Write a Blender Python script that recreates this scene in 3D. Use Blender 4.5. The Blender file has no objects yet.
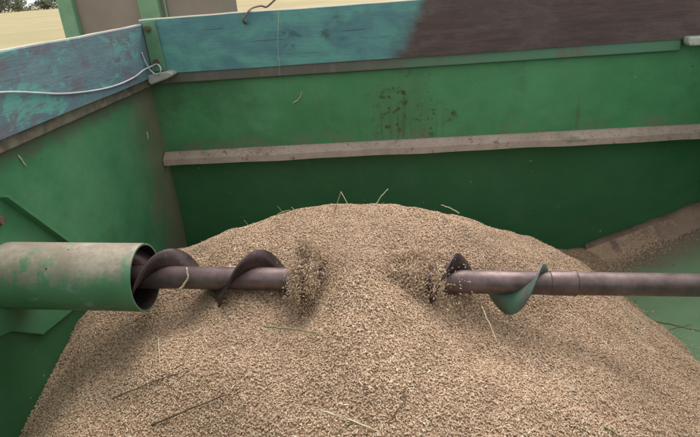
import bpy, bmesh, math, random
import numpy as np
from mathutils import Vector, Matrix, Euler

random.seed(4); rng = np.random.default_rng(11)
C = bpy.context.scene.collection
CZ = 3.7                      # eye height above the field; everything on the machine is given relative to it
PI = math.pi

# ------------------------------------------------------------------ materials
class G:
    """tiny node-graph helper"""
    def __init__(s, name, rough=.6, metal=0., spec=.5):
        s.m = bpy.data.materials.new(name); s.m.use_nodes = True
        s.t = s.m.node_tree; s.b = s.t.nodes['Principled BSDF']
        s.b.inputs['Roughness'].default_value = rough; s.b.inputs['Metallic'].default_value = metal
        s.b.inputs['Specular IOR Level'].default_value = spec
        g = s.t.nodes.new('ShaderNodeNewGeometry'); s.geo = g
        v = s.n('ShaderNodeVectorMath'); v.operation = 'SUBTRACT'; s.l(g.outputs['Position'], v.inputs[0]); v.inputs[1].default_value = (0, 0, CZ)
        s.pos = v.outputs[0]
        x = s.n('ShaderNodeSeparateXYZ'); s.l(s.pos, x.inputs[0]); s.x, s.y, s.z = x.outputs
    def n(s, t): return s.t.nodes.new(t)
    def l(s, a, b): s.t.links.new(a, b)
    def set(s, sock, v):
        if isinstance(v, bpy.types.NodeSocket): s.l(v, sock)
        elif isinstance(v, (tuple, list)) and len(v) == 3 and sock.type == 'RGBA': sock.default_value = (*v, 1)
        else: sock.default_value = v
    def scale(s, sc, vec=None):
        v = s.n('ShaderNodeVectorMath'); v.operation = 'MULTIPLY'; s.l(vec or s.pos, v.inputs[0]); v.inputs[1].default_value = sc
        return v.outputs[0]
    def noise(s, sc, det=4, rough=.6, vec=None, dist=0.):
        k = s.n('ShaderNodeTexNoise'); s.l(vec or s.pos, k.inputs['Vector'])
        k.inputs['Scale'].default_value = sc; k.inputs['Detail'].default_value = det
        k.inputs['Roughness'].default_value = rough; k.inputs['Distortion'].default_value = dist
        return k.outputs['Fac']
    def rng(s, v, a, b, c=0., d=1., smooth=True):
        k = s.n('ShaderNodeMapRange'); s.set(k.inputs[0], v)
        k.interpolation_type = 'SMOOTHSTEP' if smooth else 'LINEAR'
        for i, q in enumerate((a, b, c, d)): k.inputs[i+1].default_value = q
        return k.outputs[0]
    def ramp(s, v, stops):
        k = s.n('ShaderNodeValToRGB'); s.l(v, k.inputs[0]); e = k.color_ramp.elements
        while len(e) < len(stops): e.new(.5)
        for q, (p, c) in zip(e, stops): q.position = p; q.color = (*c, 1)
        return k.outputs[0]
    def math(s, op, a, b=0.):
        k = s.n('ShaderNodeMath'); k.operation = op; s.set(k.inputs[0], a); s.set(k.inputs[1], b); k.use_clamp = False
        return k.outputs[0]
    def mix(s, f, a, b):
        k = s.n('ShaderNodeMix'); k.data_type = 'RGBA'
        s.set(k.inputs[0], f); s.set(k.inputs[6], a); s.set(k.inputs[7], b)
        return k.outputs[2]
    def spot(s, p, r, stretch=(1, 1, 1), soft=.5, warp=0., wscale=30):
        """1 inside a blob round p, 0 outside"""
        v = s.n('ShaderNodeVectorMath'); v.operation = 'SUBTRACT'; s.l(s.pos, v.inputs[0]); v.inputs[1].default_value = p
        d = s.n('ShaderNodeVectorMath'); d.operation = 'LENGTH'; s.l(s.scale([1/q for q in stretch], v.outputs[0]), d.inputs[0])
        dd = d.outputs['Value']
        if warp: dd = s.math('ADD', dd, s.math('MULTIPLY', s.math('SUBTRACT', s.noise(wscale, 3), .5), warp))
        return s.rng(dd, r*(1-soft), r*(1+soft), 1, 0)
    def col(s, c): s.set(s.b.inputs['Base Color'], c)
    def rough(s, v): s.set(s.b.inputs['Roughness'], v)
    def bump(s, h, strength=.3, dist=.002):
        k = s.n('ShaderNodeBump'); s.l(h, k.inputs['Height']); k.inputs['Strength'].default_value = strength; k.inputs['Distance'].default_value = dist
        s.l(k.outputs[0], s.b.inputs['Normal'])

def green_paint(name, a=(.036, .14, .06), b=(.056, .19, .085), dust=(.2, .165, .125), dust_amt=.35, extra=None, rough=.48):
    g = G(name, rough)
    c = g.mix(g.rng(g.noise(2.6, 5), .35, .65), a, b)
    c = g.mix(g.math('MULTIPLY', g.rng(g.noise(9, 6, .7), .5, .78), .55), c, (.045, .14, .065))
    # thin film of dust, streaked down the sheet
    st = g.noise(3.5, 6, .7, g.scale((6, 6, .8)))
    c = g.mix(g.math('MULTIPLY', g.rng(st, .48, .8), dust_amt), c, dust)
    # scattered chips and stuck chaff
    c = g.mix(g.rng(g.noise(75, 2, .5), .74, .78), c, (.05, .045, .035))
    c = g.mix(g.rng(g.noise(62, 2, .5, g.scale((1, 1, .5))), .75, .785), c, (.3, .27, .19))
    scr = g.noise(1.0, 3, .6, g.scale((7, 7, 130)), 1.5)
    c = g.mix(g.math('MULTIPLY', g.math('MULTIPLY', g.rng(scr, .66, .70), g.rng(g.noise(4, 3), .5, .62)), .5), c, (.16, .24, .16))
    run = g.noise(1.0, 4, .65, g.scale((38, 38, 2.2)))
    c = g.mix(g.math('MULTIPLY', g.math('MULTIPLY', g.rng(run, .6, .72), g.rng(g.noise(3.3, 3), .48, .62)), .45), c, (.085, .075, .045))
    if extra: c = extra(g, c)
    g.col(c); g.rough(g.rng(g.noise(7, 4), .3, .7, rough-.08, rough+.2))
    g.bump(g.math('ADD', g.noise(4, 3), g.math('MULTIPLY', g.noise(90, 3), .04)), .5, .02)
    return g.m

def back_extra(g, c):
    # rust-brown splashes on the upper sheet
    m = None
    for p, r in (((.0, 2.3, -.47), .10), ((.07, 2.3, -.55), .085), ((-.03, 2.3, -.56), .07), ((.2, 2.3, -.545), .03), ((.06, 2.3, -.43), .04)):
        q = g.spot(p, r, soft=.7); m = q if m is None else g.math('MAXIMUM', m, q)
    sp = g.math('MULTIPLY', m, g.rng(g.noise(34, 4, .6), .53, .66))
    c = g.mix(g.math('MULTIPLY', m, .35), c, (.07, .13, .045))
    c = g.mix(sp, c, (.035, .032, .018))
    rn = g.math('MULTIPLY', g.math('MULTIPLY', g.spot((.02, 2.3, -.57), .12, (1.3, 1, .7), soft=.8), g.rng(g.noise(1., 4, .65, g.scale((60, 60, 3))), .48, .62)), .55)
    c = g.mix(rn, c, (.06, .085, .03))
    dm = g.math('MULTIPLY', g.rng(g.math('ADD', g.x, g.math('MULTIPLY', g.noise(4, 4), .8)), -.6, .35, 1, .12), g.rng(g.noise(3.4, 6, .75, g.scale((1, 1, 1.4))), .36, .66))
    c = g.mix(g.math('MULTIPLY', dm, .8), c, (.042, .115, .05))
    # dust caked where the sheets meet in the corner and above the ledge
    c = g.mix(g.math('MULTIPLY', g.rng(g.math('ADD', g.x, g.math('MULTIPLY', g.noise(6, 4), .3)), -.93, -.7, .7, 0), .55), c, (.075, .08, .05))
    lo = g.math('MULTIPLY', g.rng(g.z, -.63, -.56, 1, 0), g.rng(g.noise(14, 4), .4, .65))
    c = g.mix(g.math('MULTIPLY', lo, .55), c, (.17, .13, .095))
    low = g.math('MULTIPLY', g.rng(g.z, -1.25, -.95, 1, 0), g.rng(g.noise(8, 4), .35, .7))
    return g.mix(g.math('MULTIPLY', low, .25), c, (.08, .085, .05))

def left_extra(g, c):
    w = g.math('ADD', g.y, g.math('MULTIPLY', g.math('SUBTRACT', g.noise(7, 5, .7), .5), .5))
    c = g.mix(g.math('MULTIPLY', g.rng(w, 1.98, 2.28), .8), c, (.17, .145, .095))
    u = g.math('ADD', g.z, g.math('MULTIPLY', g.math('SUBTRACT', g.noise(11, 5, .7), .5), .12))
    c = g.mix(g.math('MULTIPLY', g.rng(u, -.40, -.35), .75), c, (.1, .1, .07))
    return c

def floor_extra(g, c):
    v = g.math('ADD', g.y, g.math('MULTIPLY', g.math('SUBTRACT', g.noise(9, 6, .75), .5), .35))
    return g.mix(g.math('MULTIPLY', g.rng(v, 1.93, 2.17), .95), c, (.15, .1, .075))
M = {}
M['back'] = green_paint('green paint on back sheet', (.05, .225, .085), (.075, .27, .115), dust_amt=.1, extra=back_extra)
M['left'] = green_paint('green paint on side sheet', (.042, .175, .078), (.066, .215, .1), dust_amt=.16, extra=left_extra)
M['green'] = green_paint('green paint')
M['low'] = green_paint('shade-darkened green gloss paint', (.028, .125, .047), (.036, .145, .057), dust_amt=.04, rough=.4)  # green darkened to paint in the shade under ledge and tube
M['floor'] = green_paint('dull green paint on floor sheet', (.09, .17, .083), (.115, .2, .104), dust_amt=.3, rough=.75, extra=floor_extra)
M['bracket'] = green_paint('bright green paint', (.1, .24, .13), (.14, .3, .17), dust_amt=.4)
M['post'] = green_paint('faded green paint', (.13, .27, .16), (.17, .32, .2), dust_amt=.2)

def lip_mat():
    g = G('dusty green lip', .6)
    c = g.mix(g.rng(g.math('ADD', g.x, g.math('MULTIPLY', g.noise(5, 4), .8)), .1, .75), (.1, .1, .08), (.085, .205, .125))
    c = g.mix(g.rng(g.noise(16, 5, .7, g.scale((1, 1, .3))), .52, .72), c, (.15, .125, .1))
    g.col(c); g.bump(g.noise(20, 4), .3); return g.m
M['lip'] = lip_mat()

def side_lip():
    g = G('rusty dusty lip', .75)
    c = g.mix(g.rng(g.noise(9, 5, .7), .38, .62), (.065, .055, .042), (.125, .12, .08))
    c = g.mix(g.rng(g.noise(26, 4), .55, .68), c, (.16, .11, .08)); g.col(c); g.bump(g.noise(30, 4), .5, .003); return g.m
M['side_lip'] = side_lip()

def ledge_mat():
    g = G('dust covered ledge', .85)
    c = g.mix(g.rng(g.noise(6, 6, .75, g.scale((1, 1, 1))), .35, .68), (.42, .325, .265), (.31, .24, .195))
    c = g.mix(g.rng(g.noise(30, 5, .75), .56, .72), c, (.15, .08, .055))
    c = g.mix(g.math('MULTIPLY', g.rng(g.noise(5, 3, .6, g.scale((1, 1, 3))), .58, .7), .6), c, (.08, .13, .07))
    g.col(c); g.bump(g.noise(60, 4), .4, .003); return g.m
M['ledge'] = ledge_mat()

def wood(name, kind):
    g = G(name, .72)
    ax = (1, 6, 9) if kind == 'back' else (6, 1, 9)
    fib = g.noise(5, 6, .75, g.scale(ax))
    fine = g.noise(14, 5, .7, g.scale((1, 9, 16) if kind == 'back' else (9, 1, 16)))
    patch = g.noise(5.5, 5, .65, g.scale((1, 1, 1.8)), .6)
    if kind == 'back':
        c = g.mix(g.rng(patch, .35, .68), (.075, .2, .215), (.11, .32, .275))
        c = g.mix(g.math('MULTIPLY', g.rng(fib, .5, .72), .35), c, (.14, .21, .25))
        u = g.math('ADD', g.x, g.math('MULTIPLY', g.z, -.5))
        u = g.math('ADD', u, g.math('MULTIPLY', g.math('SUBTRACT', g.noise(8, 6, .75, g.scale((1, 1, 1.6))), .5), .22))
        br = g.mix(g.rng(fib, .35, .7), (.06, .036, .032), (.105, .072, .066))
        br = g.mix(g.rng(g.noise(2.5, 4), .5, .75), br, (.08, .062, .06))
        br = g.mix(g.math('MULTIPLY', g.rng(g.noise(3, 6, .75, g.scale((1, 1, 2))), .5, .62), .45), br, (.13, .1, .092))
        c = g.mix(g.rng(u, .09, .2), c, br)
        hol = None
        for p, r in (((-.27, 2.266, -.18), .03), ((-.15, 2.266, -.235), .011), ((-.23, 2.266, -.165), .05), ((-.43, 2.266, -.2), .05), ((-.38, 2.266, -.17), .03), ((-.58, 2.266, -.12), .012)):
            q = g.spot(p, r, soft=.6, warp=.03, wscale=60); hol = q if hol is None else g.math('MAXIMUM', hol, q)
        c = g.mix(g.math('MULTIPLY', g.math('MULTIPLY', hol, .7), g.rng(g.noise(26, 5, .7, g.scale((.6, 1, 1))), .47, .66)), c, (.035, .06, .065))
    else:
        c = g.mix(g.rng(patch, .4, .66), (.1, .165, .19), (.125, .21, .235))
        c = g.mix(g.rng(g.z, -.29, -.2, .55, 0), c, (.075, .15, .185))
        c = g.mix(g.rng(g.noise(6.5, 5, .7, g.scale((1, .9, 1.9)), .8), .525, .61), c, (.1, .3, .27))
        c = g.mix(g.math('MULTIPLY', g.rng(g.noise(6, 6, .75, g.scale((1, 1.1, 2.1)), 1.), .5, .62), .8), c, (.125, .105, .13))
        c = g.mix(g.math('MULTIPLY', g.rng(fib, .55, .72), .5), c, (.16, .22, .25))
    c = g.mix(g.math('MULTIPLY', g.rng(fine, .58, .75), .35), c, (.03, .05, .06))
    ch = g.noise(1.0, 6, .8, g.scale((16, 30, 60) if kind == 'back' else (30, 16, 60)))
    c = g.mix(g.math('MULTIPLY', g.rng(ch, .665, .685), g.rng(g.noise(5, 3), .45, .6)), c, (.21, .185, .165))
    crk = g.noise(1.0, 3, .6, g.scale((1.6, 60, 75) if kind == 'back' else (60, 1.6, 75)))
    c = g.mix(g.math('MULTIPLY', g.rng(crk, .66, .69), .7), c, (.03, .035, .04))
    # pale timber on upward faces, painting in the skylight on the top arris
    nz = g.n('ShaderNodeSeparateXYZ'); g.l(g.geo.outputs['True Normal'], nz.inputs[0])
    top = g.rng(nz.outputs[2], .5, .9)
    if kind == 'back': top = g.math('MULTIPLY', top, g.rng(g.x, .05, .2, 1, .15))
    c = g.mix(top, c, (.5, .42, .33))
    g.col(c); g.rough(g.rng(fib, .3, .7, .55, .8))
    g.bump(g.math('ADD', fib, g.math('MULTIPLY', fine, .6)), .45, .004)
    return g.m
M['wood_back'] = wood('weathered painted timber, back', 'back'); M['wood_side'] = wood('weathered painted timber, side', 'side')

def steel(name, c1, c2, rough, metal=.55):
    g = G(name, rough, metal)
    c = g.mix(g.rng(g.noise(14, 5, .7), .35, .68), c1, c2)
    c = g.mix(g.rng(g.noise(45, 4, .6), .6, .75), c, (.16, .1, .07))
    g.col(c); g.rough(g.rng(g.noise(20, 4), .3, .7, rough-.08, rough+.15)); g.bump(g.noise(60, 3), .15, .001); return g.m
M['shaft'] = steel('worn brown steel', (.12, .082, .08), (.21, .15, .148), .45)
M['flight'] = steel('dark polished flight steel', (.055, .036, .036), (.1, .068, .066), .38)
M['collar'] = steel('bright worn steel', (.2, .17, .185), (.3, .27, .29), .34, .6)
M['bolt'] = steel('rusty bolt steel', (.09, .055, .04), (.17, .11, .08), .65, .3)
M['pale_metal'] = steel('pale dusty metal', (.36, .38, .34), (.47, .48, .43), .55, .2)
M['wire'] = steel('grey wire', (.42, .43, .45), (.55, .55, .56), .5, .2)
M['dark_wire'] = steel('brown wire', (.12, .07, .05), (.18, .12, .09), .6, .2)

def flight_green():
    g = G('half worn green flight paint', .5, .1)
    c = g.mix(g.rng(g.noise(14, 5, .7), .46, .62), (.085, .18, .125), (.13, .11, .1))
    g.col(c); return g.m
M['flight_green'] = flight_green()

def tube_mat():
    g = G('dusty green tube paint', .5)
    c = g.mix(g.rng(g.noise(6, 5), .35, .65), (.075, .2, .1), (.1, .24, .125))
    c = g.mix(g.rng(g.noise(17, 5, .7, g.scale((.7, 1, 1))), .58, .68), c, (.2, .3, .24))
    nz = g.n('ShaderNodeSeparateXYZ'); g.l(g.geo.outputs['True Normal'], nz.inputs[0])
    up = g.math('ADD', nz.outputs[2], g.math('MULTIPLY', g.math('SUBTRACT', g.noise(7, 7, .78, g.scale((.8, 1, 1.6))), .5), 2.3))
    up = g.math('SUBTRACT', up, g.math('MULTIPLY', g.rng(g.noise(10, 5, .7, g.scale((1.6, 1, .7))), .5, .7), .7))
    c = g.mix(g.math('MULTIPLY', g.rng(up, .0, .9), .85), c, g.mix(g.rng(g.noise(8, 6, .75), .38, .64), (.28, .195, .155), (.43, .36, .29)))     # settled dust
    c = g.mix(g.rng(g.noise(55, 3), .68, .72), c, (.1, .07, .05))
    g.col(c); g.bump(g.noise(30, 4), .2, .002); g.rough(g.rng(up, .2, .6, .42, .8)); return g.m
M['tube'] = tube_mat()

def grain_mat(name, kernel):
    g = G(name, .62 if kernel else .9, 0, .35)
    if kernel:
        a = g.n('ShaderNodeAttribute'); a.attribute_type = 'INSTANCER'; a.attribute_name = 'tint'
        c = g.ramp(a.outputs['Fac'], [(0, (.14, .08, .05)), (.1, (.36, .232, .148)), (.4, (.49, .335, .22)), (.72, (.55, .395, .268)), (.93, (.6, .46, .33)), (1, (.7, .59, .44))])
        c = g.mix(g.rng(g.noise(3.2, 5, .65), .42, .68, 0, .5), c, (.34, .235, .165))
        c = g.mix(g.rng(g.noise(5, 4, .6, g.scale((1.6, .6, 1))), .55, .72, 0, .35), c, (.56, .43, .31))
    else:
        c = g.mix(g.rng(g.noise(120, 3), .35, .65), (.17, .11, .068), (.36, .24, .15))
        g.bump(g.noise(160, 4), .8, .006)
    g.col(c); return g.m
M['kernel'] = grain_mat('grain kernels', True); M['heap'] = grain_mat('grain bed', False)
def dust_mat():
    g = G('brown dust', .95)
    c = g.mix(g.rng(g.noise(9, 5), .35, .65), (.17, .115, .085), (.24, .165, .12)); c = g.mix(g.rng(g.noise(90, 3), .55, .7), c, (.27, .2, .14))
    g.col(c); g.bump(g.noise(120, 4), .7, .004); return g.m
M['dust'] = dust_mat()
def plain(name, c1, c2, sc=12, rough=.6):
    g = G(name, rough); g.col(g.mix(g.rng(g.noise(sc, 5), .35, .65), c1, c2)); return g.m
M['straw'] = plain('pale straw', (.5, .42, .26), (.62, .54, .36), 40)
M['straw_dark'] = plain('brown straw', (.11, .068, .038), (.2, .135, .08), 40)
M['straw_green'] = plain('green straw', (.17, .19, .07), (.25, .25, .11), 40)
M['pane'] = plain('taupe sheet', (.2, .165, .138), (.245, .205, .17), 3, .55)
M['hull'] = M['green']

# ------------------------------------------------------------------ object helpers
def props(o, label=None, cat=None, group=None, kind=None):
    for k, v in (('label', label), ('category', cat), ('group', group), ('kind', kind)):
        if v: o[k] = v
    return o
def thing(name, loc, label, cat, group=None):
    o = bpy.data.objects.new(name, None); o.empty_display_size = .05; C.objects.link(o)
    o.location = (loc[0], loc[1], loc[2] + CZ)
    return props(o, label, cat, group)
def world_loc(o):
    v = Vector((0, 0, 0))
    while o: v += o.location; o = o.parent
    return v
def obj(name, bm, mat, parent=None, smooth=False, bevel=0., label=None):
    """link a bmesh given in eye-relative coordinates as one mesh object"""
    bmesh.ops.recalc_face_normals(bm, faces=bm.faces)
    me = bpy.data.meshes.new(name)
    off = Vector((0, 0, CZ)) - (world_loc(parent) if parent else Vector((0, 0, 0)))
    ctr = Vector((0, 0, 0))
    if not parent:
        for v in bm.verts: ctr += v.co
        ctr /= max(1, len(bm.verts)); off = -ctr
    for v in bm.verts: v.co += off
    bm.to_mesh(me); bm.free()
    o = bpy.data.objects.new(name, me); C.objects.link(o)
    if parent: o.parent = parent
    else: o.location = ctr + Vector((0, 0, CZ))
    for m_ in (mat if isinstance(mat, list) else [mat]): me.materials.append(m_)
    if smooth:
        for p in me.polygons: p.use_smooth = True
    if bevel:
        b = o.modifiers.new('bevel', 'BEVEL'); b.width = bevel; b.segments = 2; b.limit_method = 'ANGLE'
    if label: o['label'] = label
    return o
def box(bm, a, b):
    vs = [bm.verts.new((x, y, z)) for x in (a[0], b[0]) for y in (a[1], b[1]) for z in (a[2], b[2])]
    for f in ((0, 1, 3, 2), (4, 6, 7, 5), (0, 4, 5, 1), (2, 3, 7, 6), (0, 2, 6, 4), (1, 5, 7, 3)): bm.faces.new([vs[i] for i in f])
    return bm
def B(a, b): return box(bmesh.new(), a, b)
def prism(bm, pts, axis, a, b):
    """extrude a 2-D outline along an axis"""
    def P3(p, t): return {'x': (t, p[0], p[1]), 'y': (p[0], t, p[1]), 'z': (p[0], p[1], t)}[axis]
    v0 = [bm.verts.new(P3(p, a)) for p in pts]; v1 = [bm.verts.new(P3(p, b)) for p in pts]; n = len(pts)
    bm.faces.new(v0); bm.faces.new(v1[::-1])
    for i in range(n): bm.faces.new((v0[i], v0[(i+1) % n], v1[(i+1) % n], v1[i]))
    return bm
def tube(bm, pts, r, n=8, cap=True):
    """round rod along a polyline; r a number or a list"""
    pts = [Vector(p) for p in pts]; rs = r if isinstance(r, (list, tuple)) else [r]*len(pts); rings = []
    ref = Vector((0, 0, 1))
    for i, p in enumerate(pts):
        d = (pts[min(i+1, len(pts)-1)] - pts[max(i-1, 0)]).normalized()
        a = d.cross(ref if abs(d.dot(ref)) < .95 else Vector((1, 0, 0))).normalized(); b = d.cross(a)
        rings.append([bm.verts.new(p + (a*math.cos(2*PI*k/n) + b*math.sin(2*PI*k/n))*rs[i]) for k in range(n)])
    for A, D in zip(rings, rings[1:]):
        for k in range(n): bm.faces.new((A[k], A[(k+1) % n], D[(k+1) % n], D[k]))
    if cap: bm.faces.new(rings[0]); bm.faces.new(rings[-1][::-1])
    return bm
def spline(pts, n=8):
    P = [Vector(p) for p in pts]; out = []
    for i in range(len(P)-1):
        a, b, c, d = P[max(i-1, 0)], P[i], P[i+1], P[min(i+2, len(P)-1)]
        for k in range(n):
            t = k/n; out.append(.5*((2*b) + (c-a)*t + (2*a-5*b+4*c-d)*t*t + (3*b-a-3*c+d)*t**3))
    out.append(P[-1]); return out

# ------------------------------------------------------------------ grain tank
XL, XR, YB, YF = -1.03, 1.30, 2.30, .06      # inner faces
ZT, ZB = -.290, -1.55
T = .004
def panel_z(x): return -1.167 + .407*(x - .879)
tank = thing('grain_tank', (0, 1.2, ZB), 'green sheet metal grain tank with a dusty ledge, holding the grain heap', 'grain tank')
obj('tank_wall', B((XL-T, YB, -.66), (XR+T, YB+T, ZT-.002)), M['back'], tank, label='green upper back sheet with rust brown splashes')
obj('tank_wall', B((XL-T, YB+.03, ZB), (XR+T, YB+.03+T, -.635)), M['low'], tank, label='smooth lower back sheet under the ledge, its green darkened for shade')
obj('tank_wall', B((XL-T, YF, ZB), (XL, YB+.029, ZT-.002)), M['left'], tank, label='green side wall with a dust brown corner')
obj('tank_wall', B((XR, YF, ZB), (XR+T, YB+.029, ZT-.002)), M['green'], tank)
obj('tank_wall', B((XL-T, YF-T-.001, ZB), (XR+T, YF-.001, ZT-.002)), M['green'], tank)
# rolled lip along the top of the back and side walls
obj('top_lip', prism(bmesh.new(), [(YB-.001, ZT), (YB-.026, ZT), (YB-.026, ZT-.044), (YB-.018, ZT-.048), (YB-.001, ZT-.048)], 'x', XL+.03, 1.058), M['lip'], tank, bevel=.002)
obj('top_lip', prism(bmesh.new(), [(XL+.001, ZT-.004), (XL+.024, ZT-.004), (XL+.026, ZT-.046), (XL+.018, ZT-.052), (XL+.001, ZT-.052)], 'y', YF, YB-.03), M['side_lip'], tank, bevel=.002)
# sloping ledge across the back wall
ld = bmesh.new()
prof = [(YB-.001, -.630), (YB-.012, -.632), (YB-.046, -.654), (YB-.048, -.680), (YB-.042, -.682), (YB-.042, -.662), (YB-.001, -.655)]
ns = 60; prev = None
for i in range(ns+1):
    x = XL+.004 + (XR-.008-XL)*i/ns; w = .0012*math.sin(i*.37)+.0008*math.sin(i*.83)
    ring = [ld.verts.new((x, p[0] + (w if 1 < j < 5 else 0), p[1] + (w*.8 if 1 < j < 5 else 0))) for j, p in enumerate(prof)]
    if prev:
        for k in range(len(prof)): ld.faces.new((prev[k], prev[(k+1) % len(prof)], ring[(k+1) % len(prof)], ring[k]))
    else: ld.faces.new(ring)
    prev = ring
ld.faces.new(prev[::-1])
obj('ledge', ld, M['ledge'], tank)
# sloping floor sheet on the right
fl = bmesh.new(); x0, x1 = .05, XR-.001
prism(fl, [(x0, panel_z(x0)), (x1, panel_z(x1)), (x1, panel_z(x1)-T), (x0, panel_z(x0)-T)], 'y', YF+.001, YB+.029)
obj('hopper_floor', fl, M['floor'], tank)
obj('hopper_floor', prism(bmesh.new(), [(XL+.001, ZB+.02), (x0-.002, ZB+.02), (x0-.002, ZB+.016), (XL+.001, ZB+.016)], 'y', YF+.001, YB+.029), M['green'], tank)
# triangular gusset that carries the auger tube on the side wall
gus = prism(bmesh.new(), [(1.25, -.435), (1.62, -.868), (1.60, -.885), (1.24, -.845), (1.14, -.765), (1.00, -.72), (1.00, -.62), (1.23, -.435)], 'x', XL+.001, XL+.016)
go = obj('gusset', gus, M['left'], tank, bevel=.002)
obj('bolt', tube(bmesh.new(), [(XL+.012, 1.222, -.49), (XL+.028, 1.222, -.49)], .012, 6), M['bolt'], go)
obj('shade_plate', B((XL+.0005, YF+.002, ZB+.03), (XL+.004, 1.50, -.70)), M['low'], tank, bevel=.001, label='added plate on the side wall, its green darkened for the shade under the tube')  # added plate, its dark colour stands in for shade below the tube
rb = bmesh.new()
def rib(bm, p, q, wd, out):
    d = Vector((0, q[0]-p[0], q[1]-p[1])).normalized(); nn = Vector((0, -d.z, d.y))*wd
    vs = []
    for base in (p, q):
        c0 = Vector((XL+.0145, base[0], base[1]))
        for k in (nn, -nn):
            for ox in (0, out): vs.append(bm.verts.new(c0 + k + Vector((ox, 0, 0))))
    for f in ((0, 1, 3, 2), (4, 6, 7, 5), (0, 4, 5, 1), (2, 3, 7, 6), (0, 2, 6, 4), (1, 5, 7, 3)): bm.faces.new([vs[k] for k in f])
rib(rb, (1.25, -.435), (1.62, -.868), .004, .026)
obj('rib', rb, M['left'], go, bevel=.001)
# angle clips at the ends of the back lip
for xa, xb in ((XL+.028, XL+.135), (1.062, 1.262)):
    c = bmesh.new()
    if xa < 0: prism(c, [(xa, ZT-.001), (xb-.02, ZT+.010), (xb, ZT+.002), (xb, ZT-.008), (xb-.03, ZT-.02), (xa+.01, ZT-.038), (xa, ZT-.03)], 'y', YB-.085, YB-.03)
    else: prism(c, [(xa, ZT+.006), (xb, ZT+.008), (xb, ZT-.024), (xa+.01, ZT-.026), (xa, ZT-.014)], 'y', YB-.075, YB-.03)
    obj('corner_clip', c, M['pale_metal'], tank, bevel=.005, label='pale dusty metal clip')
# hull of the machine carrying the tank down to the field
hb = bmesh.new()
prism(hb, [(XL-.02, ZB-.002), (XR+.02, ZB-.002), (XR-.25, -2.6), (XR-.25, -3.2), (XL+.25, -3.2), (XL+.25, -2.6)], 'y', YF-.02, YB+.02)
obj('machine_body', hb, M['hull'], tank, bevel=.03)

# ------------------------------------------------------------------ timber boards round the rim
def board(name, a, b, h0, h1, th, axis, mat, label):
    """plank with a slightly wavy worn top; a..b along the axis, bottom/top heights h0,h1"""
    bm = bmesh.new(); n = 70; prev = None
    for i in range(n+1):
        t = i/n; s = a + (b-a)*t
        up = .0012*math.sin(t*13)+.0006*math.sin(t*37+1)+.0003*math.sin(t*91)
        bow = .003*math.sin(t*9)
        lo = .0008*math.sin(t*17+2)
        pr = [(th[0]+bow, h0+lo), (th[0]+bow-.001, h1+up-.004), (th[0]+bow+(.004 if th[1] > th[0] else -.004), h1+up), (th[1]+bow, h1+up), (th[1]+bow, h0+lo)]
        ring = [bm.verts.new((s, p[0], p[1]) if axis == 'x' else (p[0], s, p[1])) for p in pr]
        if prev:
            for k in range(5): bm.faces.new((prev[k], prev[(k+1) % 5], ring[(k+1) % 5], ring[k]))
        else: bm.faces.new(ring)
        prev = ring
    bm.faces.new(prev[::-1])
    return props(obj(name, bm, mat), label, 'board')
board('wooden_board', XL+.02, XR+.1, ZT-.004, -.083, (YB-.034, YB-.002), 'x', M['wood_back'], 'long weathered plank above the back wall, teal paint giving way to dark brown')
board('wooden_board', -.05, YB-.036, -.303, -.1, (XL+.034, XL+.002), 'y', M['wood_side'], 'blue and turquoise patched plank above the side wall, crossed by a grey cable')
cb = thing('corner_bracket', (XL+.02, YB-.03, ZT), 'short upright green metal strap bolted over the corner where the two planks meet', 'bracket')
st = obj('strap', prism(bmesh.new(), [(XL+.036, -.092), (XL+.088, -.088), (XL+.097, ZT+.008), (XL+.038, ZT+.008)], 'y', YB-.046, YB-.039), M['bracket'], cb, bevel=.002)
for bx_, bz in ((XL+.058, -.118), (XL+.064, ZT+.045)):
    bb = tube(bmesh.new(), [(bx_, YB-.044, bz), (bx_, YB-.058, bz)], .012, 6); tube(bb, [(bx_, YB-.058, bz), (bx_, YB-.066, bz)], .006, 8)
    obj('bolt', bb, M['bolt'], cb)

# cable drooping along the side plank, tied at the corner
cab = thing('cable', (XL+.01, 1.4, -.2), 'thin grey cable drooping across the blue side plank to the corner strap', 'cable')
obj('cable_line', tube(bmesh.new(), spline([(XL+.038, .7, -.10), (XL+.038, 1.10, -.165), (XL+.038, 1.36, -.196), (XL+.038, 1.60, -.246), (XL+.038, 1.80, -.272), (XL+.04, 1.95, -.28), (XL+.042, 2.08, -.275), (XL+.046, 2.16, -.262), (XL+.056, 2.222, -.256)], 8), .003, 8), M['wire'], cab, True)
obj('cable_tie', tube(bmesh.new(), spline([(XL+.04, 2.19, -.2), (XL+.042, 2.2, -.235), (XL+.05, 2.21, -.268), (XL+.07, 2.21, -.288), (XL+.092, 2.2, -.283), (XL+.096, 2.205, -.262), (XL+.078, 2.22, -.25), (XL+.056, 2.222, -.256)], 6), .003, 8), M['wire'], cab, True)
hw = tube(bmesh.new(), spline([(-.585, 2.27, -.125), (-.587, 2.245, -.112), (-.565, 2.255, -.083), (-.555, 2.29, -.072), (-.53, 2.33, -.068), (-.51, 2.35, -.073), (-.47, 2.37, -.045), (-.40, 2.42, .0), (-.33, 2.5, .06), (-.28, 2.62, .16)], 6), .0038, 8)
props(obj('hooked_wire', hw, M['dark_wire'], smooth=True), 'thin brown wire hooked through a hole in the back plank, rising behind it', 'wire')

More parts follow.
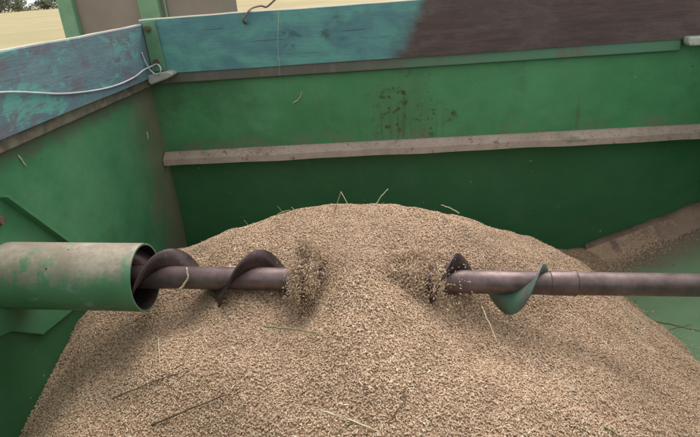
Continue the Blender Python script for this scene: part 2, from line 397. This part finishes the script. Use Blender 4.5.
# ------------------------------------------------------------------ cab frame behind the tank
cabn = thing('cab_frame', (-1.27, 3.0, -.9), 'faded green upright frame with taupe sheets standing behind the back plank', 'cab')
for xa, xb in ((-1.735, -1.652), (-1.306, -1.20)):
    obj('post', B((xa, 2.96, -2.2), (xb, 3.04, 1.1)), M['post'], cabn, bevel=.008)
obj('cross_bar', B((-1.735, 2.965, 1.102), (-.79, 3.035, 1.18)), M['post'], cabn, bevel=.006)
obj('sheet', B((-1.65, 2.995, -2.2), (-1.308, 3.003, 1.1)), M['pane'], cabn)
obj('sheet', B((-1.198, 2.995, -2.2), (-.806, 3.003, 1.1)), M['pane'], cabn)
obj('edge_strip', B((-1.178, 2.985, -2.2), (-1.170, 2.993, 1.1)), M['post'], cabn)

# ------------------------------------------------------------------ auger
AY = 1.2
def az(x): return -.6834 - .0492*x
def on_axis(x, dy=0, dz=0): return (x, AY+dy, az(x)+dz)
def helix(bm, x0, x1, top, pitch, R, r=.024, th=.0045, taper=()):
    """auger flight: blade points up at x=top, comes to the front (-y) going left"""
    n = max(8, int(abs(x1-x0)/pitch*40)); prev = None
    for i in range(n+1):
        x = x0 + (x1-x0)*i/n; a = (x-top)/pitch*2*PI
        Rr = R
        for e, w in taper:
            Rr = min(Rr, r + (R-r)*min(1, abs(x-e)/w + .02)**.5)
        uy, uz = math.sin(a), math.cos(a)
        dy = uy; ring = []
        for rad in (r, (r+Rr)/2, Rr):
            for t in (-th/2, th/2): ring.append(bm.verts.new((x+t + .0*rad, AY + dy*rad, az(x) + uz*rad)))
        if prev:
            o = [0, 2, 4, 5, 3, 1]
            for k in range(6):
                p, q = o[k], o[(k+1) % 6]; bm.faces.new((prev[p], prev[q], ring[q], ring[p]))
        else: bm.faces.new([ring[k] for k in (0, 2, 4, 5, 3, 1)])
        prev = ring
    bm.faces.new([prev[k] for k in (1, 3, 5, 4, 2, 0)])
    return bm
aug = thing('auger', on_axis(0), 'brown steel screw auger lying across the heap, its middle buried in grain', 'auger')
obj('shaft', tube(bmesh.new(), [on_axis(-1.6), on_axis(-.2), on_axis(.3), on_axis(XR-.002)], [.0285, .0285, .0285, .0255], 40), M['shaft'], aug, True)
obj('flight', helix(bmesh.new(), -1.3, -.225, -.377, .226, .073), M['flight'], aug, True, label='dark steel screw flight leaving the green tube')
obj('flight', helix(bmesh.new(), -.95, -.645, -.49, .226, .077), M['flight'], aug, True, label='second dark flight deep in the mouth of the tube')
obj('flight', helix(bmesh.new(), -.04, .165, .116, .215, .075, taper=((.165, .05),)), M['flight'], aug, True, label='dark steel screw flight on the far side of the buried part')
obj('flight', helix(bmesh.new(), .19, .335, .325, .215, .078, taper=((.335, .04), (.19, .05))), M['flight_green'], aug, True, label='screw flight with worn green paint')
obj('collar', tube(bmesh.new(), [on_axis(.338), on_axis(.341), on_axis(.392), on_axis(.395), on_axis(.398), on_axis(.402)], [.0288, .0298, .0298, .0312, .0312, .0285], 40), M['shaft'], aug, True)

tb = bmesh.new(); n = 64; xs = (-1.6, -1.03, -.655); rings = []
for R, seq in ((.086, xs), (.0815, xs[::-1])):
    for x in seq:
        rings.append([tb.verts.new((x, AY + R*math.cos(2*PI*k/n), az(x) + R*math.sin(2*PI*k/n) + (.0 if x > -1 else 0))) for k in range(n)])
for A, D in zip(rings, rings[1:] + rings[:1]):
    for k in range(n): tb.faces.new((A[k], A[(k+1) % n], D[(k+1) % n], D[k]))
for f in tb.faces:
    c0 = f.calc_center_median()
    if math.hypot(c0.y-AY, c0.z-az(c0.x)) < .083: f.material_index = 1     # worn steel bore, dark to paint in the gloom of the mouth
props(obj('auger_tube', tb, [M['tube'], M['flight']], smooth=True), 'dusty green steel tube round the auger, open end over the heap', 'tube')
bpy.context.scene.objects['auger_tube'].modifiers.new('edge', 'EDGE_SPLIT').split_angle = math.radians(50)

# ------------------------------------------------------------------ grain heap
CP = np.array([
    # crest down the middle, over the auger, and the front toe
    (-.125, 1.20, -.60), (-.07, 1.20, -.615), (-.185, 1.2, -.628), (-.205, 1.17, -.652), (-.225, 1.19, -.682), (-.24, 1.1, -.725), (-.13, 1.08, -.635), (-.26, 1.3, -.655), (-.12, 1.45, -.612), (-.02, 1.5, -.605), (.1, 1.5, -.632), (-.02, 1.66, -.685), (0, 2.0, -.86), (0, 2.3, -1.0),
    (-.12, .95, -.675), (-.27, .97, -.72), (.04, .97, -.712), (-.12, .76, -.752), (-.12, .45, -.90), (-.12, .1, -1.08),
    # left flank
    (-.33, 1.5, -.64), (-.52, 1.5, -.684), (-.68, 1.52, -.745), (-.42, 1.17, -.722), (-.32, 1.17, -.714), (-.62, 1.2, -.772), (-.45, 1.32, -.69), (-.8, 1.3, -.80), (-1.03, 1.44, -.91), (-1.03, 1.047, -1.03), (-1.03, 1.8, -.99), (-1.03, 2.3, -1.14), (-.5, 2.3, -1.06), (-.5, 1.9, -.86),
    (-.45, .8, -.80), (-.75, .8, -.915), (-.85, 1.05, -.90), (-1.03, .7, -1.15), (-.45, 1.0, -.735), (-.6, .4, -1.05), (-1.03, .1, -1.38),
    # right flank
    (.13, 1.17, -.748), (.18, 1.32, -.69), (-.02, 1.19, -.648), (.03, 1.17, -.682), (.05, 1.1, -.706), (.08, 1.3, -.65), (.27, 1.17, -.795), (.42, 1.2, -.85), (.28, 1.6, -.742), (.45, 1.65, -.835), (.65, 1.9, -1.06), (.62, 1.55, -.955), (.86, 2.3, -1.175), (.83, 1.968, -1.195), (.855, 1.72, -1.18), (.75, 1.78, -1.115), (.886, 1.475, -1.165), (.45, 2.3, -1.12), (.65, 2.3, -1.17),
    (.7, 1.2, -1.03), (.5, .91, -.89), (.2, .8, -.775), (.3, 1.0, -.80), (.85, 1.0, -1.16), (.5, .6, -.99), (.9, .6, -1.25), (1.3, 1.5, -1.42), (1.3, 2.3, -1.4), (1.3, .6, -1.5), (.3, .1, -1.12), (1.3, .1, -1.55)])
def _u(r2): return np.where(r2 > 0, r2*np.log(np.maximum(r2, 1e-12))*.5, 0)
_d2 = ((CP[:, None, :2]-CP[None, :, :2])**2).sum(-1); _n = len(CP)
_K = np.zeros((_n+3, _n+3)); _K[:_n, :_n] = _u(_d2) + np.eye(_n)*.0006; _K[:_n, _n] = 1; _K[:_n, _n+1:] = CP[:, :2]; _K[_n, :_n] = 1; _K[_n+1:, :_n] = CP[:, :2].T
_W = np.linalg.solve(_K, np.concatenate([CP[:, 2], np.zeros(3)]))
_ph = rng.uniform(0, 6.28, (26, 3)); _fr = rng.normal(0, 1, (26, 2))*np.linspace(5, 38, 26)[:, None]; _am = .0095/np.linspace(1.5, 9, 26)
def heap_z(x, y):
    x = np.atleast_1d(np.asarray(x, float)); y = np.atleast_1d(np.asarray(y, float))
    r2 = (x[:, None]-CP[None, :, 0])**2 + (y[:, None]-CP[None, :, 1])**2
    z = _u(r2) @ _W[:_n] + _W[_n] + _W[_n+1]*x + _W[_n+2]*y
    for f, p, a in zip(_fr, _ph, _am): z = z + a*np.sin(x*f[0]+y*f[1]+p[0])
    return z
GX, GY = 150, 150
gx = np.linspace(XL+.001, XR-.002, GX); gy = np.linspace(YF+.001, YB+.0285, GY)
XX, YY = np.meshgrid(gx, gy); ZZ = heap_z(XX.ravel(), YY.ravel())
hm = bpy.data.meshes.new('grain_heap')
hm.from_pydata(np.stack([XX.ravel(), YY.ravel(), ZZ+CZ], 1).tolist(), [], [(j*GX+i, j*GX+i+1, (j+1)*GX+i+1, (j+1)*GX+i) for j in range(GY-1) for i in range(GX-1)])
for p in hm.polygons: p.use_smooth = True
hm.materials.append(M['heap'])
ho = bpy.data.objects.new('grain_heap', hm); C.objects.link(ho)
props(ho, 'mound of pale brown grain filling the green tank', 'grain', kind='stuff')

def euler_of(nrm, yaw, tilt, roll):
    """XYZ eulers that lay kernels (long axis x) on a surface with normals nrm"""
    N = len(yaw); nrm = nrm/np.linalg.norm(nrm, axis=1, keepdims=True)
    a = np.cross(nrm, np.tile([0., 1, 0], (N, 1))); a /= np.linalg.norm(a, axis=1, keepdims=True)+1e-9
    b = np.cross(nrm, a)
    X = a*np.cos(yaw)[:, None] + b*np.sin(yaw)[:, None]
    X = X*np.cos(tilt)[:, None] + nrm*np.sin(tilt)[:, None]
    Y = np.cross(nrm, X); Y /= np.linalg.norm(Y, axis=1, keepdims=True); Z = np.cross(X, Y)
    return np.stack([np.arctan2(Y[:, 2], Z[:, 2]), np.arcsin(np.clip(-X[:, 2], -1, 1)), np.arctan2(X[:, 1], X[:, 0])], 1)

def kernel_tree():
    t = bpy.data.node_groups.new('lay kernels', 'GeometryNodeTree')
    t.interface.new_socket('Geometry', in_out='INPUT', socket_type='NodeSocketGeometry'); t.interface.new_socket('Geometry', in_out='OUTPUT', socket_type='NodeSocketGeometry')
    N = t.nodes.new; L = t.links.new
    gi, go_ = N('NodeGroupInput'), N('NodeGroupOutput')
    ico = N('GeometryNodeMeshIcoSphere'); ico.inputs['Radius'].default_value = 1; ico.inputs['Subdivisions'].default_value = 2
    sp = N('GeometryNodeSetPosition'); pn = N('GeometryNodeInputPosition'); sx = N('ShaderNodeSeparateXYZ'); L(pn.outputs[0], sx.inputs[0])
    # pull the ends to points and crease one side
    m1 = N('ShaderNodeMath'); m1.operation = 'MULTIPLY'; L(sx.outputs[0], m1.inputs[0]); L(sx.outputs[0], m1.inputs[1])
    m2 = N('ShaderNodeMath'); m2.operation = 'MULTIPLY_ADD'; L(m1.outputs[0], m2.inputs[0]); m2.inputs[1].default_value = -.55; m2.inputs[2].default_value = 1
    my = N('ShaderNodeMath'); my.operation = 'MULTIPLY'; L(sx.outputs[1], my.inputs[0]); L(m2.outputs[0], my.inputs[1])
    mz = N('ShaderNodeMath'); mz.operation = 'MULTIPLY'; L(sx.outputs[2], mz.inputs[0]); L(m2.outputs[0], mz.inputs[1])
    cx = N('ShaderNodeCombineXYZ'); L(sx.outputs[0], cx.inputs[0]); L(my.outputs[0], cx.inputs[1]); L(mz.outputs[0], cx.inputs[2])
    L(ico.outputs[0], sp.inputs['Geometry']); L(cx.outputs[0], sp.inputs['Position'])
    ss = N('GeometryNodeSetShadeSmooth'); L(sp.outputs[0], ss.inputs[0])
    sm = N('GeometryNodeSetMaterial'); sm.inputs['Material'].default_value = M['kernel']; L(ss.outputs[0], sm.inputs[0])
    ip = N('GeometryNodeInstanceOnPoints'); L(gi.outputs[0], ip.inputs['Points']); L(sm.outputs[0], ip.inputs['Instance'])
    for nm, sk in (('rot', 'Rotation'), ('scl', 'Scale')):
        a = N('GeometryNodeInputNamedAttribute'); a.data_type = 'FLOAT_VECTOR'; a.inputs['Name'].default_value = nm; L(a.outputs['Attribute'], ip.inputs[sk])
    L(ip.outputs[0], go_.inputs[0]); return t
KT = kernel_tree()
def kernels(name, pos, nrm, label, flat=.4, size=1., tint=None):
    N = len(pos)
    me = bpy.data.meshes.new(name); me.vertices.add(N)
    me.vertices.foreach_set('co', (pos + [0, 0, CZ]).astype(np.float32).ravel())
    rot = euler_of(nrm, rng.uniform(0, 2*PI, N), rng.normal(0, flat, N), None)
    ln = rng.normal(.0030, .0005, N)*size; scl = np.stack([ln, ln*rng.uniform(.34, .5, N), ln*rng.uniform(.28, .4, N)], 1)
    husk = rng.random(N) < .07; scl[husk] *= [1.5, .95, .35]
    bit = rng.random(N) < .02; scl[bit] *= np.stack([rng.uniform(1.6, 3.6, bit.sum()), np.full(bit.sum(), .5), np.full(bit.sum(), .5)], 1)
    ti = rng.beta(2.6, 2.2, N) if tint is None else tint(N); ti[husk] = np.clip(ti[husk]+.35, 0, 1); ti[rng.random(N) < .04] = .02
    for nm, ty, d in (('rot', 'FLOAT_VECTOR', rot), ('scl', 'FLOAT_VECTOR', scl), ('tint', 'FLOAT', ti)):
        at = me.attributes.new(nm, ty, 'POINT'); at.data.foreach_set('vector' if ty != 'FLOAT' else 'value', d.astype(np.float32).ravel())
    o = bpy.data.objects.new(name, me); C.objects.link(o)
    md = o.modifiers.new('kernels', 'NODES'); md.node_group = KT
    return props(o, label, 'grain', kind='stuff')
def surf_pts(N, x0, x1, y0, y1, lift=.0012):
    x = rng.uniform(x0, x1, N); y = rng.uniform(y0, y1, N); z = heap_z(x, y); e = .004
    nr = np.stack([-(heap_z(x+e, y)-z)/e, -(heap_z(x, y+e)-z)/e, np.ones(N)], 1)
    k = z > panel_z(x) - .004
    k &= (x > XL+.004) & (x < XR-.004) & (y < YB-.004)
    p = np.stack([x, y, z + rng.uniform(-.001, lift*3, N)], 1)
    return p[k], nr[k]
parts = [surf_pts(330000, -1.03, 1.0, .62, 1.85), surf_pts(40000, -1.03, 1.0, 1.85, 2.3), surf_pts(26000, -1.03, 1.1, .08, .62)]
kernels('loose_grain', np.concatenate([p for p, _ in parts]), np.concatenate([q for _, q in parts]), 'loose pale kernels covering the surface of the mound')

# grain thrown up round the two ends of the screw next to the buried middle
def spray(cx, N, sx, r0, r1):
    x = rng.normal(cx, sx, N); a = rng.uniform(0, 2*PI, N); r = rng.uniform(r0, r1, N)*np.sqrt(rng.uniform(.3, 1, N))
    p = np.stack([x, AY - .01 + r*np.cos(a), az(x) + r*np.sin(a)], 1)
    return p[p[:, 2] > heap_z(p[:, 0], p[:, 1])]
def coat(cx, N, wob_, sx, r0, r1, turn):
    a = rng.uniform(0, 2*PI, N); r = np.sqrt(rng.uniform(r0**2, r1**2, N))*(1+.06*np.sin(a*5+1)+.05*np.sin(a*9)); x = cx + wob_*np.sin(a+turn) + rng.normal(0, sx, N)
    return np.stack([x, AY + r*np.cos(a), az(x) + r*np.sin(a)], 1)
sp = np.concatenate([coat(-.246, 7500, .016, .0075, .028, .098, 2.), coat(-.215, 5500, .012, .009, .028, .085, 2.), spray(-.235, 1500, .03, .05, .13)])
kernels('flying_grain', sp, rng.normal(0, 1, sp.shape), 'ring of grain thrown up by the left end of the screw', flat=1., tint=lambda n: np.clip(rng.beta(3, 1.6, n), .2, 1))
sp = np.concatenate([coat(.075, 7000, .012, .007, .028, .074, .6), coat(.03, 8000, .012, .012, .028, .08, 1.5), coat(-.02, 5000, .01, .013, .028, .075, 1.5), spray(.03, 1500, .05, .04, .11)])
kernels('flying_grain', sp, rng.normal(0, 1, sp.shape), 'yellowish ring of grain churned up by the right part of the screw', flat=1., tint=lambda n: np.clip(rng.beta(3, 1.4, n), .2, 1))

# kernels lying on the ledge and dust below the back wall on the sloping floor
N = 420; x = np.concatenate([rng.normal(-.6, .05, 150), rng.uniform(XL+.03, XR-.05, 270)]); y = rng.uniform(YB-.044, YB-.01, N)
pz = -.630 - (YB-.012-y)*(.025/.034) + .002
kernels('ledge_grain', np.stack([x, y, pz], 1), np.tile([0, -.5, 1.], (N, 1)), 'stray kernels caught on the dusty ledge', flat=.1)
db = bmesh.new(); prev = None; n = 220
def wob(k, sc):
    q = rng.normal(0, 1, 260)
    return np.convolve(np.convolve(q, np.ones(k)/k, 'same'), np.ones(5)/5, 'same')*sc*k**.5
w1, w2, w3 = wob(25, .009), wob(40, .003), wob(9, .003)
for i in range(n+1):
    x = .80 + (XR-.004-.80)*i/n; w = .105 + .05*(x-.8) + w1[i+20] + w3[i+20]; h = .036 + w2[i+20]
    ring = [db.verts.new((x, YB+.028 - (w+.03)*t, panel_z(x) + .001 + h*(1-t)**1.8)) for t in (0, .2, .4, .6, .8, 1)]
    ring.append(db.verts.new((x, YB+.028, panel_z(x)+.0005)))
    if prev:
        for k in range(7): db.faces.new((prev[k], prev[(k+1) % 7], ring[(k+1) % 7], ring[k]))
    else: db.faces.new(ring)
    prev = ring
db.faces.new(prev[::-1])
props(obj('dust_drift', db, M['dust'], smooth=True), 'brown dust drift lying along the foot of the back wall on the sloping floor', 'dust', kind='stuff')
N = 9000; x = .80 + (rng.beta(1, 3, N))*.47; y = YB - .004 - np.abs(rng.normal(0, .085, N)); t = (YB+.028-y)/.135
kernels('drift_grain', np.stack([x, y, panel_z(x) + .002 + .036*np.clip(1-t, 0, 1)**1.8], 1), np.tile([-.3, -.3, 1.], (N, 1)), 'kernels scattered over the brown dust drift', flat=.2, tint=lambda n: rng.beta(1.6, 3, n))

# kernels that rolled off the heap and thin out over the floor sheet
N = 9000; x = rng.uniform(.6, 1.15, N); y = rng.uniform(.9, 2.2, N); d = panel_z(x) - heap_z(x, y); k = (d > 0) & (rng.random(N) < .45*np.exp(-d/.025))
kernels('rolled_grain', np.stack([x[k], y[k], panel_z(x[k]) + .0012], 1), np.tile([-.37, 0, 1.], (int(k.sum()), 1)), 'stray kernels thinning out over the green floor sheet', flat=.08)

# ------------------------------------------------------------------ straws lying on the heap, the sheets and the auger
GS = 'loose straw stalks'
for pts, r_, m, lb in (
    ([(-.208, 1.536, -.634), (-.1805, 1.526, -.5661), (-.1519, 1.516, -.628)], .0014, 'straw', 'pale bent straw standing like an upturned V on the crest of the heap'),
    ([(-.0915, 1.554, -.632), (-.0686, 1.544, -.597), (-.0438, 1.544, -.5699)], .0015, 'straw', 'single slanting straw upright on the crest, right of the bent one'),
    ([(-.3358, 1.538, -.6342), (-.2948, 1.536, -.6254), (-.2548, 1.508, -.6251)], .0015, 'straw', 'pale straw lying flat along the left of the crest'),
    ([(-.3462, 1.532, -.645), (-.3748, 1.524, -.6008)], .0012, 'straw_green', 'short greenish stalk poking up from the left slope of the crest'),
    ([(-.419, 1.496, -.636), (-.4549, 1.506, -.658)], .0013, 'straw', 'short pale straw lying lowest on the left skyline of the heap'),
    ([(-.4647, 1.472, -.622), (-.4486, 1.482, -.656)], .0011, 'straw_green', 'tiny thin stalk leaning at the far left end of the crest'),
    ([(-.40, 1.52, -.652), (-.372, 1.525, -.625), (-.338, 1.53, -.618)], .0011, 'straw', 'thin pale straw arching low over the left of the crest'),
    ([(-.318, 1.53, -.64), (-.33, 1.52, -.605)], .0012, 'straw', 'short upright stub of straw between the greenish stalk and the bent straw'),
    ([(-.27, 1.3, -.64), (-.236, 1.285, -.633), (-.2, 1.29, -.622)], .0016, 'straw_dark', 'brown straw lying on the heap right behind the left ring of thrown grain'),
    ([(.1665, 1.59, -.675), (.1386, 1.585, -.6545), (.1119, 1.58, -.6419)], .0014, 'straw', 'pale straw sticking out of the right shoulder of the crest'),
    ([(-.3195, 1.032, -.6922), (-.2558, 1.008, -.6852), (-.1889, .974, -.6734)], .0027, 'straw_green', 'thick green stalk lying just below the left end of the screw'),
    ([(-.5251, .842, -.796), (-.4396, .844, -.7575), (-.3507, .852, -.7255)], .0026, 'straw_dark', 'long thick brown stalk on the lower left of the heap'),
    ([(-.6704, .956, -.826), (-.5697, .94, -.7735), (-.4973, .942, -.7475)], .0019, 'straw_dark', 'thin brown stalk behind the long thick brown one'),
    ([(-.5981, 1.082, -.7534), (-.5582, .992, -.7579)], .0011, 'straw', 'thin pale straw pointing down the slope below the tube mouth'),
    ([(-.1695, .808, -.7292), (-.1113, .78, -.7273), (-.0501, .756, -.735)], .0017, 'straw', 'pale brown straw at the foot of the heap, its end beside the forked twig'),
    ([(-.05, .762, -.7336), (-.0281, .786, -.715), (-.0095, .81, -.7068), (-.0145, .824, -.7003), (.0023, .836, -.6991), (.0169, .836, -.7063), (.0303, .816, -.717)], .0017, 'straw_dark', 'brown twig with a hooked claw shaped end at the foot of the heap'),
    ([(-.0005, .77, -.73), (.0318, .782, -.7277), (.0729, .808, -.7334)], .0015, 'straw_dark', 'dark stalk lying right of the hooked twig'),
    ([(.4661, 1.16, -.8409), (.472, 1.122, -.8448)], .0018, 'straw', 'short bright straw alone below the bare part of the shaft'),
    ([(.605, 1.44, -.948), (.6463, 1.444, -.979), (.6829, 1.434, -1.009)], .0016, 'straw', 'pale straw near the right edge of the heap, beside the green floor sheet'),
    ([(.8473, 1.7416, -1.1769), (.9023, 1.6756, -1.1545), (.9513, 1.61, -1.1346)], .0018, 'straw_green', 'long greenish straw lying across the sloping green floor sheet'),
    ([(.8364, 1.664, -1.1813), (.8917, 1.6646, -1.1588), (.9422, 1.656, -1.1383)], .0015, 'straw_green', 'thinner straw crossing the long greenish one on the floor sheet'),
    ([(.8202, 1.8382, -1.1879), (.8402, 1.8658, -1.1798), (.8612, 1.8862, -1.1712)], .003, 'straw_green', 'short broad green leaf piece on the floor sheet right below the shaft'),
    ([(.1681, 1.108, -.7017), (.179, 1.06, -.7207), (.1854, 1.006, -.7246)], .0010, 'straw', 'pale straw hanging under the shaft left of the green flight'),
    ([(.186, 1.112, -.712), (.2012, 1.054, -.738), (.2151, .99, -.742)], .0012, 'straw_dark', 'brown straw under the shaft, nearest the green flight'),
    ([(.3608, .85, -.81), (.3749, .846, -.8185), (.3968, .846, -.8358)], .002, 'straw_green', 'olive stalk at the foot of the heap far below the green flight'),
    ([(-.4396, 2.297, -.4502), (-.4127, 2.296, -.4353), (-.3971, 2.297, -.4075)], .0018, 'straw', 'curled pale straw stuck to the upper back sheet'),
    ([(-.4455, 2.259, -.0796), (-.4615, 2.259, -.176), (-.4693, 2.259, -.2703), (-.4731, 2.259, -.3325)], .0007, 'straw', 'hair thin pale straw hanging down the front of the teal plank'),
    ([(-.5605, 1.166, -.6709), (-.5451, 1.165, -.6572), (-.5312, 1.168, -.6381), (-.5344, 1.178, -.6159)], .0026, 'straw', 'twisted pale husk wrapped on the shaft outside the tube mouth'),
    ([(-1.027, 2.1649, -.5064), (-1.026, 2.1581, -.538)], .0018, 'straw', 'pale straw bit stuck to the side sheet near the dusty corner'),
    ([(-1.027, 1.3821, -.3661), (-1.026, 1.3995, -.4028)], .0016, 'straw', 'pale straw bit stuck to the side sheet under the plank edge'),
):
    P_ = spline(pts, 6) if len(pts) != 3 or pts[1][2] - max(pts[0][2], pts[2][2]) < .04 else [Vector(p) for p in pts]; r_ *= 1.3 if m == 'straw' and r_ > .0011 else 1; k = len(P_)
    P_ = [p + Vector((random.gauss(0, 1), random.gauss(0, 1), random.gauss(0, 1)))*.0006 for p in P_]
    props(obj('straw_stalk', tube(bmesh.new(), P_, [r_*(1-.45*i/(k-1)) for i in range(k)], 6), M[m], smooth=True), lb, 'straw', GS)

# ------------------------------------------------------------------ field, trees, sky
def field_mat():
    g = G('ripe crop field', .95)
    c = g.mix(g.rng(g.noise(.12, 4), .35, .65), (.31, .25, .125), (.36, .295, .155))
    c = g.mix(g.rng(g.noise(.035, 5, .6, g.scale((1, 1.2, 1))), .45, .7), c, (.27, .245, .11))
    c = g.mix(g.rng(g.noise(3.5, 5, .7), .5, .75), c, (.29, .225, .12)); g.col(c); g.bump(g.noise(6, 4), .5, .1); return g.m
fb = bmesh.new(); bmesh.ops.create_grid(fb, x_segments=90, y_segments=90, size=1500)
for v in fb.verts:
    v.co.z = -CZ + (0 if v.co.length < 60 else .25*math.sin(v.co.x*.011+1)*math.sin(v.co.y*.013))
props(obj('field', fb, field_mat(), smooth=True), kind='structure')
def leaf_mat(name, a, b):
    g = G(name, .8); g.col(g.mix(g.rng(g.noise(.8, 4), .35, .65), a, b)); return g.m
LM = [leaf_mat('grey green leaves', (.16, .185, .12), (.24, .26, .19)), leaf_mat('dark green leaves', (.1, .12, .075), (.16, .18, .12))]  # leaf greens greyed to carry the distance haze in their colour
BK = plain('bark', (.12, .1, .08), (.18, .15, .12), 3, .9)
def tree(name, x, y, h, w, mi, label, seed, shrub=False):
    rr = random.Random(seed); base = -CZ
    t = thing(name, (x, y, base), label, 'tree' if not shrub else 'hedge', None if shrub else 'trees along the far edge of the field')
    if not shrub:
        tr = tube(bmesh.new(), [(x, y, base-.2), (x+.1, y, base+h*.3), (x-.1, y, base+h*.8)], [h*.03, h*.02, h*.006], 8)
        for k in range(5):
            a = rr.uniform(0, 6.28); z0 = base + h*rr.uniform(.28, .5)
            tube(tr, [(x, y, z0), (x+math.cos(a)*w*.2, y+math.sin(a)*w*.2, z0+h*.15), (x+math.cos(a)*w*.36, y+math.sin(a)*w*.36, z0+h*.28)], [h*.012, h*.008, h*.003], 6)
        obj('trunk', tr, BK, t, True)
    cr = bmesh.new()
    lobes = [(rr.gauss(0, w*.24), rr.gauss(0, w*.24), rr.uniform(.3 if not shrub else .1, .9)*h, rr.uniform(.14, .24)*w) for _ in range(16)]
    for _ in range(1500 if not shrub else 2200):
        lx, ly, lz, lr = rr.choice(lobes)
        if shrub: lx = rr.uniform(-w/2, w/2); ly = rr.gauss(0, h*.4); lz = rr.random()*h*(.75+.25*math.sin(lx*.3)); lr = .4
        d = Vector((rr.gauss(0, 1), rr.gauss(0, 1), rr.gauss(0, .8))).normalized()*lr*rr.uniform(.6, 1.1)
        c = Vector((x+lx, y+ly, base+max(.1, lz))) + d; s = rr.uniform(.3, .8)
        u = Vector((rr.gauss(0, 1), rr.gauss(0, 1), rr.gauss(0, 1))).normalized(); v = u.orthogonal().normalized()
        vs = [cr.verts.new(c + p) for p in (u*s, v*s*.6, -u*s, -v*s*.6)]; cr.faces.new(vs)
    obj('crown' if not shrub else 'foliage', cr, LM[mi], t)
for i, (x, y, h, w_, mi, lb) in enumerate((
        (-309, 442, 13, 18, 0, 'broad grey green tree where the field edge leaves the frame'),
        (-298, 436, 13, 16, 1, 'tall dark tree at the outer end of the hedge'),
        (-290, 441, 9, 12, 0, 'low grey green tree next to the gap of white sky'),
        (-267, 440, 8, 10, 1, 'small dark tree beside the green upright'),
        (-259, 436, 14, 15, 0, 'tall grey green tree nearest the green upright'))):
    tree('field_tree', x, y, h, w_, mi, lb, 30+i)
tree('hedge', -285, 446, 5.5, 110, 1, 'dark hedge running along the far edge of the field', 77, True)

w = bpy.data.worlds.new('World'); bpy.context.scene.world = w; w.use_nodes = True
nt = w.node_tree; bg = nt.nodes['Background']
SE, SA = 58, 15          # sun elevation, azimuth (clockwise from +Y)
sky = nt.nodes.new('ShaderNodeTexSky'); sky.sky_type = 'NISHITA'; sky.sun_disc = False
sky.sun_elevation = math.radians(SE); sky.sun_rotation = math.radians(SA); sky.dust_density = 3; sky.air_density = 1; sky.ozone_density = 1
# high even cloud: the sky's own brightness, colour washed out by the cloud
hs = nt.nodes.new('ShaderNodeHueSaturation'); hs.inputs['Saturation'].default_value = .18; hs.inputs['Value'].default_value = 1.15
nt.links.new(sky.outputs[0], hs.inputs['Color']); cl = nt.nodes.new('ShaderNodeTexNoise'); cl.inputs['Scale'].default_value = 3; cl.inputs['Detail'].default_value = 5
tc = nt.nodes.new('ShaderNodeTexCoord'); nt.links.new(tc.outputs['Generated'], cl.inputs['Vector'])
cr_ = nt.nodes.new('ShaderNodeValToRGB'); cr_.color_ramp.elements[0].color = (5.2, 5.3, 5.5, 1); cr_.color_ramp.elements[1].color = (7.6, 7.6, 7.6, 1); cr_.color_ramp.elements[0].position = .3; cr_.color_ramp.elements[1].position = .65
nt.links.new(cl.outputs['Fac'], cr_.inputs[0])
mx = nt.nodes.new('ShaderNodeMix'); mx.data_type = 'RGBA'; mx.inputs[0].default_value = .75
nt.links.new(hs.outputs[0], mx.inputs[6]); nt.links.new(cr_.outputs[0], mx.inputs[7]); nt.links.new(mx.outputs[2], bg.inputs[0]); bg.inputs[1].default_value = .135
sd = bpy.data.lights.new('sun', 'SUN'); sd.energy = 2.3; sd.angle = math.radians(48); sd.color = (1, .96, .9)
so = bpy.data.objects.new('sun', sd); C.objects.link(so); so.location = (0, 0, 20)
e, a = math.radians(SE), math.radians(SA)
so.rotation_euler = Vector((math.sin(a)*math.cos(e), math.cos(a)*math.cos(e), math.sin(e))).to_track_quat('Z', 'Y').to_euler()

# ------------------------------------------------------------------ camera
pitch, roll, yaw = math.radians(23), math.radians(4.6), math.radians(6)
fw = Vector((-math.sin(yaw)*math.cos(pitch), math.cos(yaw)*math.cos(pitch), -math.sin(pitch)))
r0 = Vector((math.cos(yaw), math.sin(yaw), 0)); u0 = r0.cross(fw)
R_ = r0*math.cos(roll) - u0*math.sin(roll); U_ = r0*math.sin(roll) + u0*math.cos(roll)
cd = bpy.data.cameras.new('camera'); cam = bpy.data.objects.new('camera', cd); C.objects.link(cam)
cam.matrix_world = Matrix(((R_.x, U_.x, -fw.x, 0), (R_.y, U_.y, -fw.y, 0), (R_.z, U_.z, -fw.z, CZ), (0, 0, 0, 1)))
cd.sensor_width = 36; cd.lens = 560/700*36; cd.clip_start = .02; cd.clip_end = 4000
S = bpy.context.scene; S.camera = cam
S.view_settings.view_transform = 'Standard'; S.view_settings.look = 'None'; S.view_settings.gamma = 1; S.view_settings.use_curve_mapping = False
S.view_settings.exposure = .48
S.render.engine = 'CYCLES'; S.cycles.max_bounces = 8; S.cycles.use_denoising = True
